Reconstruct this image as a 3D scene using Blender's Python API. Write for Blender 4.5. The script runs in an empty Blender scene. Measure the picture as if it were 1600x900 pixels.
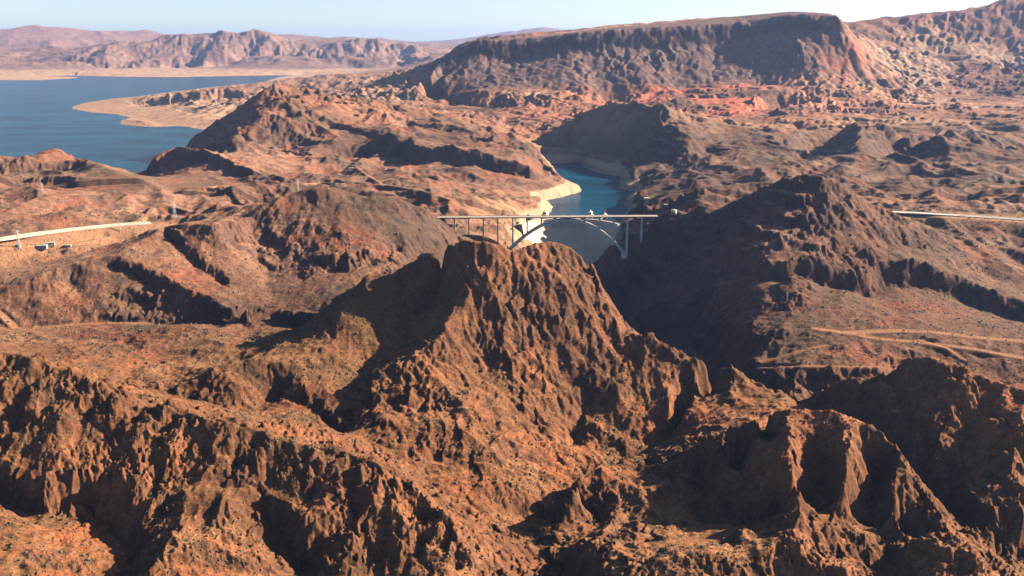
import bpy, bmesh, math, random, time
import numpy as np
from concurrent.futures import ThreadPoolExecutor
from mathutils import Vector
T0 = time.time()
def log(*a): print('[%.1f]' % (time.time() - T0), *a, flush=True)

# ------------------------------------------------------------------ camera, sky, sun, exposure
SC = bpy.context.scene
COL = SC.collection
CAM_H = 630.0                       # metres above the lake surface (z = 0)
FPX = 1386.0                        # focal length in pixels of a 1600 px wide frame
PITCH = math.radians(15.7)
cam_d = bpy.data.cameras.new('camera')
cam = bpy.data.objects.new('camera', cam_d); COL.objects.link(cam)
cam.location = (0, 0, CAM_H); cam.rotation_euler = (math.pi / 2 - PITCH, 0, 0)
cam_d.sensor_width = 36.0; cam_d.lens = 36.0 * FPX / 1600.0
cam_d.clip_start = 5.0; cam_d.clip_end = 200000.0
SC.camera = cam
SUN_AZ, SUN_EL = math.radians(77), math.radians(26)     # azimuth clockwise from +Y (the viewing direction)
w = bpy.data.worlds.new('World'); SC.world = w; w.use_nodes = True
wn = w.node_tree.nodes; wn.clear()
sky = wn.new('ShaderNodeTexSky'); sky.sky_type = 'NISHITA'; sky.sun_disc = False
sky.sun_elevation = SUN_EL; sky.sun_rotation = SUN_AZ
sky.altitude = 900; sky.air_density = 0.65; sky.dust_density = 1.0; sky.ozone_density = 0.3
bg = wn.new('ShaderNodeBackground'); bg.inputs[1].default_value = 0.05
wo = wn.new('ShaderNodeOutputWorld')
w.node_tree.links.new(sky.outputs[0], bg.inputs[0]); w.node_tree.links.new(bg.outputs[0], wo.inputs[0])
sd = bpy.data.lights.new('sun', 'SUN'); sd.energy = 5.0; sd.angle = math.radians(0.5); sd.color = (1.0, 0.80, 0.60)
sun = bpy.data.objects.new('sun', sd); COL.objects.link(sun)
sdir = Vector((math.sin(SUN_AZ) * math.cos(SUN_EL), math.cos(SUN_AZ) * math.cos(SUN_EL), math.sin(SUN_EL)))
sun.rotation_euler = sdir.to_track_quat('Z', 'Y').to_euler(); sun.location = (3000, 800, 2500)
vs = SC.view_settings
vs.view_transform = 'Standard'; vs.look = 'None'; vs.gamma = 1.0; vs.exposure = 1.85; vs.use_curve_mapping = False
SC.cycles.max_bounces = 4; SC.cycles.diffuse_bounces = 0; SC.cycles.volume_bounces = 0
SC.cycles.use_denoising = True
HAZE = 1.25e-5

# ------------------------------------------------------------------ projection helpers
CT, ST = math.cos(PITCH), math.sin(PITCH)
def tslope(v):
    zc = (450.0 - v) / FPX
    return (ST - zc * CT) / (CT + zc * ST)
def P(u, v, val):
    """pixel of the photograph + distance (>=600) or elevation (<600) -> world point"""
    t = tslope(v); zc = (450.0 - v) / FPX
    if val >= 600: Y = val; Z = CAM_H - t * Y
    else: Z = val; Y = (CAM_H - Z) / t
    X = (u - 800.0) / FPX / (CT + zc * ST) * Y
    return (X, Y, Z)
def PH(u, Y, Z):
    t = (CAM_H - Z) / Y
    zc = (ST - t * CT) / (t * ST + CT)
    return ((u - 800.0) / FPX / (CT + zc * ST) * Y, Y, Z)

# ------------------------------------------------------------------ breaklines of the relief
LINES = []
def L(*pts): LINES.append([P(*p) for p in pts])
def H(*pts): LINES.append([PH(*p) for p in pts])
def W(*pts): LINES.append(list(pts))
def CL(pts, dv, dy):
    """a cliff band: its top edge and its foot dv pixels lower and dy metres nearer"""
    L(*pts); L(*[(u, v + dv, y - dy) for u, v, y in pts])

# --- foreground left: crag wall F1
L((-200,520,1190),(0,550,1160),(60,560,1145),(130,580,1125),(180,608,1100),(240,635,1078),(320,650,1060),(380,665,1045),(450,685,1025),(530,703,1005),(590,725,985),(640,755,960),(680,800,925),(715,850,890),(760,900,855),(800,960,810))
L((-150,740,118),(0,730,118),(100,740,115),(200,742,113),(300,755,111),(380,765,104),(460,792,98),(530,850,76),(580,890,62),(640,930,50))
L((430,758,975),(350,775,945),(290,812,905),(262,850,868),(240,905,820))
L((130,790,72),(170,835,62),(200,870,58),(190,920,55))
L((420,820,72),(470,880,52),(520,940,45))
L((0,850,92),(60,870,85),(110,930,75)); L((-150,850,95),(-150,960,80))
L((0,780,84),(80,800,80))
# wash V1 and its right continuation V3
L((0,545,112),(100,575,102),(200,603,88),(300,628,84),(400,645,78),(480,652,76),(515,634,80))
L((480,652,76),(560,682,70),(610,702,64),(650,735,52),(700,780,38),(760,822,22),(800,832,9),(850,803,9))
L((850,803,9),(890,778,11),(940,742,14),(1000,712,14),(1070,672,14),(1120,645,12),(1180,618,10),(1250,612,12))
L((800,832,9),(840,860,14),(870,900,12),(880,950,8))
# R2
L((890,768,1045),(918,737,1110),(969,716,1150),(1010,716,1150),(1067,701,1140),(1127,674,1130),(1188,645,1130),(1212,637,1130),(1262,639,1115),(1310,642,1100),(1330,654,1090),(1364,671,1068),(1401,698,1040),(1431,738,1000),(1462,784,960),(1480,830,920))
L((900,795,14),(950,815,24),(1000,812,34),(1060,815,42),(1120,820,48),(1190,820,52),(1240,815,56),(1310,815,58),(1380,835,52),(1450,860,45))
L((1220,637,1130),(1238,680,1060),(1234,720,1005),(1245,775,940),(1248,800,915)); L((1215,800,62),(1228,815,55)); L((1180,700,70),(1190,740,55)); L((1275,738,80),(1285,790,62))
L((1322,654,1090),(1317,690,1030),(1320,752,955)); L((1362,742,82),(1362,800,66))
L((1127,676,1130),(1140,712,1085),(1122,752,1030)); L((1188,645,1130),(1178,690,1085),(1192,730,1030)); L((1160,720,70),(1155,765,50)); L((1100,745,48),(1100,785,44)); L((1401,698,1040),(1395,750,988),(1405,800,935))
# bottom right
L((880,868,40),(930,850,58),(1000,845,64),(1040,838,66)); L((1000,880,70),(1100,865,76),(1180,872,78),(1240,862,74)); L((1300,890,70),(1360,895,66)); L((1080,838,62),(1130,842,64))
L((1404,862,905),(1431,842,905),(1482,837,895),(1512,857,870),(1546,884,845)); L((1380,885,44),(1400,930,36)); L((1100,960,40),(1300,960,35))
L((1560,870,30),(1640,860,28))
# R4
L((1175,598,1345),(1215,612,1320),(1250,626,1300),(1270,612,1290),(1330,592,1268),(1400,572,1245),(1440,550,1232),(1480,560,1215),(1530,580,1190),(1570,600,1168),(1640,620,1140),(1750,650,1100))
H((1270,1230,50),(1340,1175,46),(1400,1115,44),(1440,1078,42),(1480,1030,36),(1520,980,30),(1570,920,24))
L((1475,562,1215),(1480,610,1180),(1476,655,1135),(1466,705,1088)); L((1435,640,1170),(1430,700,1110))
L((1545,590,1180),(1540,640,1150),(1548,680,1100),(1536,760,1030)); L((1505,680,1130),(1500,740,1070))
L((1600,640,1110),(1590,720,1040),(1600,800,970)); L((1700,800,30),(1700,700,80))
L((1500,755,1040),(1525,790,995),(1553,838,940))
# main peak
L((500,492,1560),(530,462,1560),(574,428,1575),(600,424,1585),(621,425,1590),(655,393,1595),(685,382,1590),(712,375,1580),(729,374,1570),(766,379,1560),(803,389,1570),(820,381,1580),(854,376,1590),(878,381,1600),(896,383,1600),(911,398,1595),(935,435,1560),(955,479,1520),(986,513,1480),(996,519,1460),(1013,523,1450),(1050,546,1425),(1070,552,1415),(1120,565,1395),(1140,570,1375),(1175,598,1345))
L((731,376,1568),(745,418,1530),(739,442,1508),(722,492,1442),(702,502,1418),(685,530,1380),(658,550,1352),(608,577,1322),(575,607,1298),(535,655,1262))
L((700,425,200),(688,455,180),(655,497,148),(612,545,114),(568,588,92),(520,636,80))
L((760,560,1400),(728,667,1205),(786,735,1132),(842,800,1078))
L((675,705,1160),(715,745,1110),(775,792,1070)); L((600,655,1215),(640,680,1190))
L((690,600,1290),(650,640,1250))
L((850,700,1210),(820,640,1290),(800,555,1400)); L((870,560,1400),(925,555,1420))
L((800,445,1505),(870,430,1530),(925,455,1530)); 
L((985,560,1425),(968,600,1360),(950,650,1308),(936,700,1245)); L((915,625,1365),(893,700,1262))
L((1050,600,1360),(1045,640,1300)); L((1090,575,1390),(1085,620,1335),(1070,650,1290)); L((1140,600,1350),(1135,640,1290)); L((1020,600,1375),(1015,660,1290))
# left shoulder hills
L((500,492,1560),(480,508,1550),(455,518,1540),(430,530,1530),(400,542,1520)); L((548,462,1555),(530,520,1465),(505,560,1390),(450,558,1380),(420,560,1375),(398,561,1372),(337,574,1345),(293,598,1322),(268,624,1310))
L((380,565,84),(330,580,78),(300,560,82))
L((470,590,1330),(435,616,1320),(478,640,1295),(530,690,1230)); L((435,616,1345),(400,645,1290)) ; L((380,600,1310),(340,615,1300))
L((190,520,1655),(260,510,1640),(330,514,1620),(390,522,1600)); L((250,560,80),(180,560,88),(80,545,94)); L((470,520,1600),(485,514,68))
# gorge behind the peak
H((885,2990,-140),(880,2700,-142),(885,2500,-143),(900,2350,-144),(935,2200,-145),(975,2050,-145),(1030,1900,-145),(1090,1720,-146),(1150,1520,-140),(1250,1450,-110),(1450,1380,-80),(1650,1320,-70),(1900,1280,-60))
H((560,1790,85),(640,1830,88),(700,1850,80),(760,1880,40),(820,1950,-20))
H((820,2200,-20),(840,2350,-40)); H((700,2150,85),(760,2250,60),(800,2380,40))
# right side of the gorge: slopes, benches, roads
L((1180,577,1580),(1250,573,1580),(1370,574,1560)); L((1275,514,1715),(1320,520,1700),(1370,529,1685),(1450,536,1670),(1520,545,1650),(1600,560,1620),(1700,572,1600))
L((1320,519,1705),(1400,517,1715),(1460,519,1715),(1530,528,1700),(1600,532,1690)); L((1440,522,1700),(1520,535,1680),(1600,548,1655))
L((1180,560,28),(1130,560,-50),(1080,545,-60),(1030,520,-60)); 
L((1000,480,-20),(1050,470,5),(1110,500,5),(1180,520,42),(1230,512,64))
CL([(1190,402,1990),(1230,408,1975),(1270,402,1985),(1300,415,1975),(1350,430,1960),(1385,408,2000),(1440,412,2010),(1500,430,2000),(1560,462,1960),(1620,480,1930)], 32, 14)
L((1090,316,2470),(1125,330,2440),(1160,306,2400),(1210,281,2330),(1240,271,2290),(1262,268,2270),(1285,270,2250),(1296,278,2240),(1330,300,2230),(1380,325,2220),(1420,346,2200),(1455,366,2190),(1500,398,2150),(1560,432,2080),(1640,470,2000))
L((1285,272,2250),(1290,310,2190),(1292,345,2130),(1268,372,2085)); L((1180,385,2080),(1120,390,2120))
L((1150,350,2200),(1130,380,2150))
L((1092,316,2470),(1105,345,2380),(1112,370,2300),(1130,395,2200),(1140,430,2080),(1115,460,1980)); L((1060,400,2350),(1040,440,2200)); L((1200,440,1950),(1190,470,1880)); L((1240,420,1950),(1245,480,1830)); L((1320,445,1930),(1310,500,1760))
H((1400,2380,148),(1300,2440,150),(1150,2560,160)); L((1540,390,2230),(1600,400,2200),(1700,410,2150)); L((1440,368,2290),(1500,374,2290),(1600,384,2290))
# bridge abutments and gorge walls
L((640,355,2420),(672,342,2470),(690,340,2483),(700,352,2483),(710,368,2480),(732,374,2480),(755,380,2480),(777,384,2480),(795,388,2490),(812,398,2490),(830,420,2485))
L((1060,330,2500),(1025,341,2500),(1002,366,2500),(980,392,2500),(972,398,2500),(955,420,2500)); H((930,2500,-120)); H((848,2500,-125))
H((790,2700,62),(815,2700,10),(850,2700,-130)); H((780,2850,70),(808,2860,50),(830,2860,-20),(856,2860,-130)); H((912,2700,-130),(950,2700,-30),(985,2700,70)); H((915,2860,-130),(945,2860,-50),(972,2860,50),(995,2860,80))
H((780,3000,70),(806,2990,52)); H((978,2990,52),(1000,2990,80))
L((740,350,75),(700,345,95),(660,330,105)); L((800,338,60),(760,330,80),(800,318,52),(845,322,45))
L((1003,318,92),(1035,322,98),(1055,330,112)); L((1040,318,96),(1070,300,150),(1100,290,190))
# E hill and the bands on its left
L((330,350,2020),(390,337,2150),(430,311,2200),(465,298,2220),(500,285,2230),(525,289,2230),(560,298,2230),(600,300,2240),(620,305,2250),(660,325,2310),(690,346,2400)); 
L((500,287,2228),(520,330,2150),(545,380,2020),(530,430,1900)); L((600,303,2235),(620,350,2150),(640,385,2060)); L((570,350,2120),(590,400,1990))
L((700,375,2200),(660,395,2100),(600,422,1935),(560,440,1860),(520,475,1730),(490,505,1640))
L((430,312,2200),(395,360,2120),(400,400,2020),(420,450,1880),(450,490,1730)); L((450,380,2050),(470,440,1900))
CL([(258,352,2060),(290,380,1990),(322,408,1930),(350,435,1880)], 15, 10)
CL([(179,402,1900),(205,410,1880),(240,425,1850),(290,450,1790),(340,472,1740),(392,492,1690)], 18, 10)
L((330,350,2020),(300,352,2045),(258,352,2060),(220,372,1990),(179,402,1900),(150,400,1905),(120,410,1880),(60,430,1830),(30,447,1800),(0,462,1780),(-100,500,1700))
L((-100,515,72),(0,514,70),(80,509,69),(230,506,68),(330,508,68),(400,512,66),(470,516,65)); L((110,440,1850),(120,462,1800)); L((200,470,1790),(140,480,1760),(60,480,1750))
# left: washes, highway bench, lakeside ridge
L((-100,400,120),(0,420,112),(60,412,114),(100,402,120),(150,392,126),(200,378,135)); L((0,390,135),(60,388,136),(110,386,138),(160,378,140))
L((0,374,2130),(60,366,2200),(120,358,2275),(200,350,2350),(235,348,2370),(300,352,2330)); L((250,335,150),(270,345,148),(340,335,150),(400,325,150))
L((0,345,165),(80,340,162),(160,340,158)); L((-100,300,190),(0,305,185),(60,300,190)); 
L((-200,250,3300),(0,259,3250),(40,255,3300),(60,250,3350),(92,242,3400),(128,248,3350),(140,258,3250),(175,272,3100),(210,283,3000),(240,294,2900),(270,310,2700))
CL([(0,262,3200),(40,262,3230),(90,255,3290),(128,252,3300)], 20, 25); CL([(40,292,3000),(90,285,3020),(110,290,3000)], 9, 10)
H((-100,3750,0),(60,3800,0),(160,3900,0),(210,4150,0),(240,4200,0)); H((-100,3900,-25),(60,4000,-25),(180,4250,-25),(230,4450,-25))
# ridge by the lake with a dark band, road saddle
CL([(238,250,3750),(252,241,3780),(270,232,3820),(300,240,3700),(330,248,3620),(358,262,3500),(390,275,3380)], 16, 14)
L((210,283,3000),(240,290,3020),(230,310,2800)); L((190,280,3080),(205,284,3020)); H((200,3500,40),(225,3800,20)); CL([(240,318,2900),(270,303,3000),(320,300,3000),(360,305,2950),(385,315,2850)], 10, 8)
L((240,300,120),(300,290,115),(360,292,112))
# M3
L((285,233,4900),(300,222,4950),(320,208,4960),(340,194,4960),(375,165,4960),(405,146,4970),(425,140,5000),(440,138,5060),(480,143,5150),(500,152,5130),(540,155,5100),(575,158,5120),(600,163,5150),(660,178,5050),(720,190,4900),(760,200,4700),(790,210,4520),(800,215,4450),(830,235,4200),(850,255,4000),(870,273,3850),(883,298,3700))
L((440,139,5050),(433,163,4750),(404,190,4500),(374,204,4420),(363,235,4130),(332,250,3950))
W((-2000,5600,0),(-1830,4950,0),(-1650,4500,0),(-1600,4200,4)); W((-2050,5000,-25),(-1850,4500,-25),(-1750,4300,-25))
CL([(480,182,4650),(520,188,4600),(560,200,4480),(582,210,4380)], 8, 10)
CL([(548,238,4220),(570,225,4280),(592,215,4320),(625,222,4200),(660,231,3980),(720,240,3790),(780,251,3720),(830,262,3690)], 26, 40)
CL([(640,190,4750),(700,200,4600),(740,215,4450),(780,228,4300)], 10, 12)
L((400,230,4250),(450,225,4330),(500,230,4250)); CL([(370,212,4400),(400,222,4300),(440,232,4200),(470,245,4050)],8,10)
L((883,300,3690),(886,303,0),(880,307,0),(850,312,0),(842,317,0),(862,322,0),(858,333,0)); L((843,314,30),(820,318,50),(800,320,52)); L((850,296,42),(870,294,30))
H((858,3280,0),(838,3100,0),(818,2990,0),(812,2950,0)); H((880,3280,-25),(870,3100,-25),(890,2960,-25))
L((450,272,95),(520,275,90),(600,292,92),(660,300,92),(700,312,88)); L((400,300,112),(450,295,108)); L((600,272,88),(560,262,100),(520,250,130))
CL([(620,300,3050),(660,306,3000),(700,320,2850)],8,8)
# reservoir channel
H((885,3900,0),(872,4100,0),(862,4400,0),(854,4700,0)); H((905,3900,-25),(900,4300,-25),(900,4700,-25)); H((930,3500,-25),(940,4000,-25))
L((848,244,0),(870,244,0),(900,248,0),(935,255,0),(960,262,0),(975,274,0),(972,285,0),(985,291,0),(1003,291,0),(985,310,0),(976,318,0),(986,326,0))
H((986,3380,0),(970,3100,0),(972,2960,0)); H((960,3300,-25),(955,3050,-25))
L((850,236,44),(900,238,46),(960,250,46),(985,262,45),(990,275,45),(1008,285,45)); L((995,312,50),(1000,300,60))
# M4 and its shaded face
L((838,218,5250),(870,200,5150),(900,185,5050),(930,174,4950),(960,168,4900),(1000,164,4800),(1030,165,4700),(1045,178,4600),(1060,185,4600))
L((1032,167,4690),(1038,195,4450),(1075,226,4160),(1092,248,3960),(1062,274,3700),(1010,296,3570),(992,309,3500)); L((838,232,110),(800,228,120))
L((1045,262,60),(1020,275,50)); L((1100,240,110),(1130,260,100),(1110,285,100))
# rolling hills right
L((1290,225,4300),(1310,208,4300),(1330,197,4300),(1380,195,4300),(1420,212,4250),(1440,230,4150)); L((1340,197,4290),(1348,236,3850),(1334,262,3600)); L((1270,240,70),(1272,268,62))
L((1440,228,4150),(1470,210,4150),(1500,208,4150),(1540,218,4100),(1580,235,4000)); L((1480,210,4140),(1480,245,3750)); L((1425,240,75),(1430,262,72))
L((1405,240,95),(1380,262,90)); L((1250,250,85),(1200,235,115)); L((1560,250,105),(1620,235,120)); L((1250,280,98),(1330,285,100),(1400,300,105)); L((1500,280,120),(1580,290,125))
L((1060,186,4600),(1110,190,4900),(1150,205,4800),(1200,203,4700),(1240,222,4500)); L((1130,215,4400),(1170,235,4100),(1200,258,3800)); L((1190,215,4400),(1235,232,4150))
L((1120,275,3500),(1160,268,3600),(1200,262,3650)); L((1100,300,120),(1180,290,110)); L((1440,322,2700),(1500,318,2780),(1600,322,2700))
L((1390,332,2520),(1440,334,2510),(1500,338,2480),(1560,342,2440),(1620,348,2400),(1720,356,2350)); L((1420,350,2420),(1500,358,2400),(1600,368,2370))
L((1380,310,3000),(1430,300,3150),(1480,306,3050)); L((1520,300,3200),(1600,296,3250))
L((1250,208,130),(1400,205,140),(1500,205,150),(1620,200,160)); L((1080,185,135),(1180,192,130))
# red badlands, mesa
L((780,190,5900),(850,178,6100),(900,170,6300)); L((830,210,75),(800,190,110)); L((940,160,170),(1000,170,150))
L((1000,172,5900),(1060,160,6200),(1120,150,6500)); L((1150,168,5900),(1200,150,6300),(1250,140,6500)); L((1180,180,130),(1240,175,140)); L((1250,170,5800),(1290,150,6200)); L((1300,180,150),(1400,180,160),(1500,180,170),(1620,175,180))
L((660,160,130),(700,165,140),(780,170,140)); L((690,150,6900),(740,140,6900),(800,150,6700),(850,138,6900),(900,150,6700),(960,140,6900),(1010,150,6800),(1080,135,6900),(1140,120,7000),(1200,135,6800),(1240,125,6800))
CL([(690,94,7600),(715,70,7700),(740,64,7700),(830,60,7650),(900,54,7600),(950,46,7600),(1000,44,7580),(1060,41,7560),(1120,38,7600),(1180,32,7620),(1240,22,7500),(1270,22,7400),(1308,26,7350)], 30, 110)
L((715,67,7900),(740,62,7900),(830,57,7950),(900,50,8000),(950,43,8000),(1060,35,8000),(1150,25,8000),(1240,17,7800),(1290,20,7600),(1308,25,7500),(1322,38,7600),(1330,55,7700))
L((740,58,9500),(950,40,9500),(1150,24,9500),(1300,30,9500))
L((1308,27,7350),(1320,60,7250),(1350,95,7100),(1400,135,6900)); L((1240,60,7250),(1265,95,7000),(1290,130,6700)); L((1200,100,7150),(1225,128,6800)); L((1375,75,8200),(1400,110,7600),(1440,140,7100))
L((690,95,7600),(668,120,7300),(640,150,7000))
L((1060,75,7400),(1065,110,7150)); L((1160,72,7420),(1165,105,7150)); L((1110,98,7250),(1110,120,7050))
# right range
L((1322,42,9600),(1345,32,9600),(1370,27,9600),(1450,20,9700),(1530,12,9700),(1560,0,9800),(1600,-8,9900),(1750,-25,10000))
L((1370,30,9500),(1400,60,9000),(1450,90,8300)); L((1450,22,9600),(1490,70,8800),(1540,100,8000),(1560,130,7300)); L((1600,0,9600),(1600,50,9000),(1650,90,8200))
L((1440,80,8700),(1500,110,7900),(1500,140,7200)); L((1560,60,9000),(1600,120,7900)); L((1450,145,6900),(1550,150,6900),(1640,150,6900))
L((1400,155,6600),(1450,165,6300)); L((1540,165,6200),(1580,160,6300))
# peninsula and hills right of the lake
L((310,198,0),(280,197,0),(250,194,0),(215,186,0),(180,178,0),(145,176,0),(112,171,0),(112,167,0),(130,161,0),(170,155,0),(215,151,0),(250,146,0),(300,140,0),(350,134,0),(400,131,0),(440,121,0),(470,116.5,0))
L((140,168,8),(200,168,12),(240,172,20),(300,185,22)); CL([(222,156,8800),(260,150,8700),(300,144,8600),(350,137,8700),(385,140,8500)],14,60)
L((190,190,0),(200,187,8),(225,188,26),(245,196,3)); L((210,196,0),(188,194,0),(194,184,0),(225,183,0),(246,192,0))
H((150,6300,-25),(60,7500,-25),(60,9500,-25),(200,12500,-25),(350,13000,-25),(420,13800,-25)); H((0,5000,-25),(-200,6000,-25),(-200,12000,-25),(100,12500,-25),(0,10000,-25))
H((290,6000,-25),(220,5400,-25)); H((335,6650,5),(345,5600,-10))
L((400,142,9000),(440,127,9700),(480,120,10000),(505,115,10000),(530,114,9900),(570,122,9600),(600,125,9400)); L((470,145,90),(430,152,70),(560,150,110),(600,150,120))
L((590,128,9300),(620,112,9600),(650,108,9600),(690,96,9800)); L((560,112,60),(610,108,80),(640,100,120)); L((640,130,150),(600,140,120))
# lake far shore and far ranges
L((-250,126,0),(0,125,0),(60,125.5,0),(115,122.5,0),(125,120.5,0),(60,119,0),(110,117.5,0),(200,120,0),(280,120.5,0),(360,118.5,0),(450,117,0),(480,116,0)); L((-250,116,30),(0,115,30),(200,114,35),(450,113,40),(560,108,60))
L((-250,70,19500),(-50,80,19500),(0,85,19500),(60,88,19000),(130,80,19000),(180,68,19500),(200,60,19800),(240,66,20000),(265,52,20000),(285,50,20000),(310,56,20000),(345,48,20000),(370,52,20000),(390,45,20000),(420,52,20000),(460,62,20000),(500,68,20000),(560,64,20000),(585,58,20000),(605,64,20000),(640,62,20000),(670,70,20000),(700,76,20500))
L((0,100,17500),(100,98,17500),(200,90,18300),(280,88,18600),(400,85,18800),(500,92,18300),(600,88,18500),(680,92,18000)); L((0,108,60),(200,107,70),(400,104,75),(600,103,90))
H((-200,24500,260),(300,24500,300),(700,24500,300)); H((750,14000,200),(800,20000,300),(1300,14000,500),(1700,15000,600))
L((-250,35,29000),(0,44,29000),(55,37,29000),(75,42,29000),(110,45,29000),(150,50,29000),(200,47,30000),(225,45,30000),(260,52,30000),(300,54,30000),(420,50,30000),(440,47,30000),(490,54,30000),(600,60,30000),(700,72,30000))
H((-200,36000,300),(300,36000,300),(800,36000,300)); L((600,66,43000),(690,68,43000),(720,60,43000),(745,58,43000),(785,46,43000),(815,41,43000),(838,37,43000),(870,40,43000),(910,46,43000),(960,52,43000),(1100,55,43000))
H((-600,55000,200),(800,55000,200),(2200,55000,200))
#@@LINES_END

# ------------------------------------------------------------------ membrane through the breaklines, on a (x/y, ln y) grid
A0, A1 = -0.86, 0.86
S0, S1 = math.log(560.0), math.log(60000.0)
DB = 0.003
def solve_base():
    pa, ps, pz = [], [], []
    for ln in LINES:
        q = [(x / y, math.log(y), z) for x, y, z in ln]
        if len(q) == 1: q = q * 2
        for (a, s, z), (b, t, zz) in zip(q[:-1], q[1:]):
            n = max(2, int(max(abs(a - b), abs(s - t)) / (DB * 0.5)) + 1)
            k = np.linspace(0, 1, n)
            pa.append(a + (b - a) * k); ps.append(s + (t - s) * k); pz.append(z + (zz - z) * k)
    pa = np.concatenate(pa); ps = np.concatenate(ps); pz = np.concatenate(pz)
    ok = (pa > A0) & (pa < A1) & (ps > S0) & (ps < S1); pa, ps, pz = pa[ok], ps[ok], pz[ok]
    na, ns = int((A1 - A0) / DB) + 1, int((S1 - S0) / DB) + 1
    H_ = None
    for lev in (5, 4, 3, 2, 1, 0):
        f = 2 ** lev; d = DB * f
        ma, ms = max(3, math.ceil(na / f) + 1), max(3, math.ceil(ns / f) + 1)
        ia = np.clip(np.rint((pa - A0) / d).astype(int), 0, ma - 1); js = np.clip(np.rint((ps - S0) / d).astype(int), 0, ms - 1)
        acc = np.zeros((ms, ma)); cnt = np.zeros((ms, ma))
        np.add.at(acc, (js, ia), pz); np.add.at(cnt, (js, ia), 1)
        fix = cnt > 0; val = np.where(fix, acc / np.maximum(cnt, 1), 0)
        if H_ is None: H_ = np.full((ms, ma), pz.mean())
        else:
            jj = np.clip(np.arange(ms) / 2.0, 0, H_.shape[0] - 1.001); ii = np.clip(np.arange(ma) / 2.0, 0, H_.shape[1] - 1.001)
            j0 = jj.astype(int); i0 = ii.astype(int); fj = (jj - j0)[:, None]; fi = (ii - i0)[None]
            H_ = (H_[j0][:, i0] * (1 - fj) * (1 - fi) + H_[j0 + 1][:, i0] * fj * (1 - fi) + H_[j0][:, i0 + 1] * (1 - fj) * fi + H_[j0 + 1][:, i0 + 1] * fj * fi)
        H_[fix] = val[fix]
        par = (np.add.outer(np.arange(ms), np.arange(ma)) & 1).astype(bool)
        masks = [par & ~fix, ~par & ~fix]
        for it in range({5: 300, 4: 200, 3: 120, 2: 80, 1: 50, 0: 40}[lev]):
            for m in masks:
                q = np.pad(H_, 1, mode='edge')
                avg = 0.25 * (q[:-2, 1:-1] + q[2:, 1:-1] + q[1:-1, :-2] + q[1:-1, 2:])
                H_ = np.where(m, H_ + 1.5 * (avg - H_), H_)
    return H_.astype(np.float32)
base = solve_base(); log('base', base.shape)

# ------------------------------------------------------------------ the fine grid
STEP = 1.0            # 1 = full detail
av = np.arange(A0 + 0.006, A1 - 0.006, 0.00125 * STEP).astype(np.float32)
sv = np.concatenate([np.arange(S0 + 0.01, math.log(3000), 0.0015 * STEP), np.arange(math.log(3000), math.log(8300), 0.0016 * STEP), np.arange(math.log(8300), math.log(22000), 0.0036 * STEP), np.arange(math.log(22000), S1 - 0.01, 0.009 * STEP)]).astype(np.float32)
NA, NS = len(av), len(sv)
YY = np.repeat(np.exp(sv)[:, None], NA, 1).astype(np.float32)
XX = (av[None, :] * YY).astype(np.float32)
CELL = YY * np.maximum(0.0014, np.gradient(sv))[:, None].astype(np.float32) * 0.95
log('grid', NS, NA, NS * NA)
POOL = ThreadPoolExecutor(4)
def par(fn, *arrs):
    """run an elementwise function over row blocks in threads"""
    nb = 32; idx = np.array_split(np.arange(arrs[0].shape[0]), nb)
    res = list(POOL.map(lambda ix: fn(*[a[ix[0]:ix[-1] + 1] for a in arrs]), idx))
    return np.concatenate(res, 0)
rng = np.random.default_rng(7)
PERM = rng.permutation(256).astype(np.int32); PERM = np.concatenate([PERM, PERM])
GA = rng.random(256) * 2 * np.pi; GX = np.cos(GA).astype(np.float32); GY = np.sin(GA).astype(np.float32)
R1 = rng.random(256).astype(np.float32); R2_ = rng.random(256).astype(np.float32)
def gnoise(x, y, seed=0):
    def f(x, y):
        xi = np.floor(x); yi = np.floor(y); fx = x - xi; fy = y - yi
        xi = (xi.astype(np.int32) + seed * 17) & 255; yi = (yi.astype(np.int32) + seed * 31) & 255
        ux = fx * fx * fx * (fx * (fx * 6 - 15) + 10); uy = fy * fy * fy * (fy * (fy * 6 - 15) + 10)
        p0 = PERM[xi]; p1 = PERM[(xi + 1) & 255]; y1 = (yi + 1) & 255
        h = PERM[p0 + yi]; n00 = GX[h] * fx + GY[h] * fy
        h = PERM[p1 + yi]; n10 = GX[h] * (fx - 1) + GY[h] * fy
        h = PERM[p0 + y1]; n01 = GX[h] * fx + GY[h] * (fy - 1)
        h = PERM[p1 + y1]; n11 = GX[h] * (fx - 1) + GY[h] * (fy - 1)
        a = n00 + (n10 - n00) * ux; b = n01 + (n11 - n01) * ux
        return ((a + (b - a) * uy) * 1.5).astype(np.float32)
    return par(f, x, y)
def fbm(x, y, L0, n, seed=0, gain=0.5):
    o = 0; a = 1.0; t = 0
    for k in range(n):
        o = o + a * gnoise(x / np.float32(L0 / 2 ** k), y / np.float32(L0 / 2 ** k), seed + k); t += a; a *= gain
    return o / np.float32(t)
def sstep(a, b, x): 
    t = np.clip((x - a) / (b - a), 0, 1); return (t * t * (3 - 2 * t)).astype(np.float32)
def samp(G, a, s):
    jj = np.clip((s - S0) / DB, 0, G.shape[0] - 1.01); ii = np.clip((a - A0) / DB, 0, G.shape[1] - 1.01)
    def f(jj, ii):
        j0 = jj.astype(np.int32); i0 = ii.astype(np.int32); fj = jj - j0; fi = ii - i0
        return (G[j0, i0] * (1 - fj) * (1 - fi) + G[j0 + 1, i0] * fj * (1 - fi) + G[j0, i0 + 1] * (1 - fj) * fi + G[j0 + 1, i0 + 1] * fj * fi).astype(np.float32)
    return par(f, jj.astype(np.float32), ii.astype(np.float32))
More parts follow.
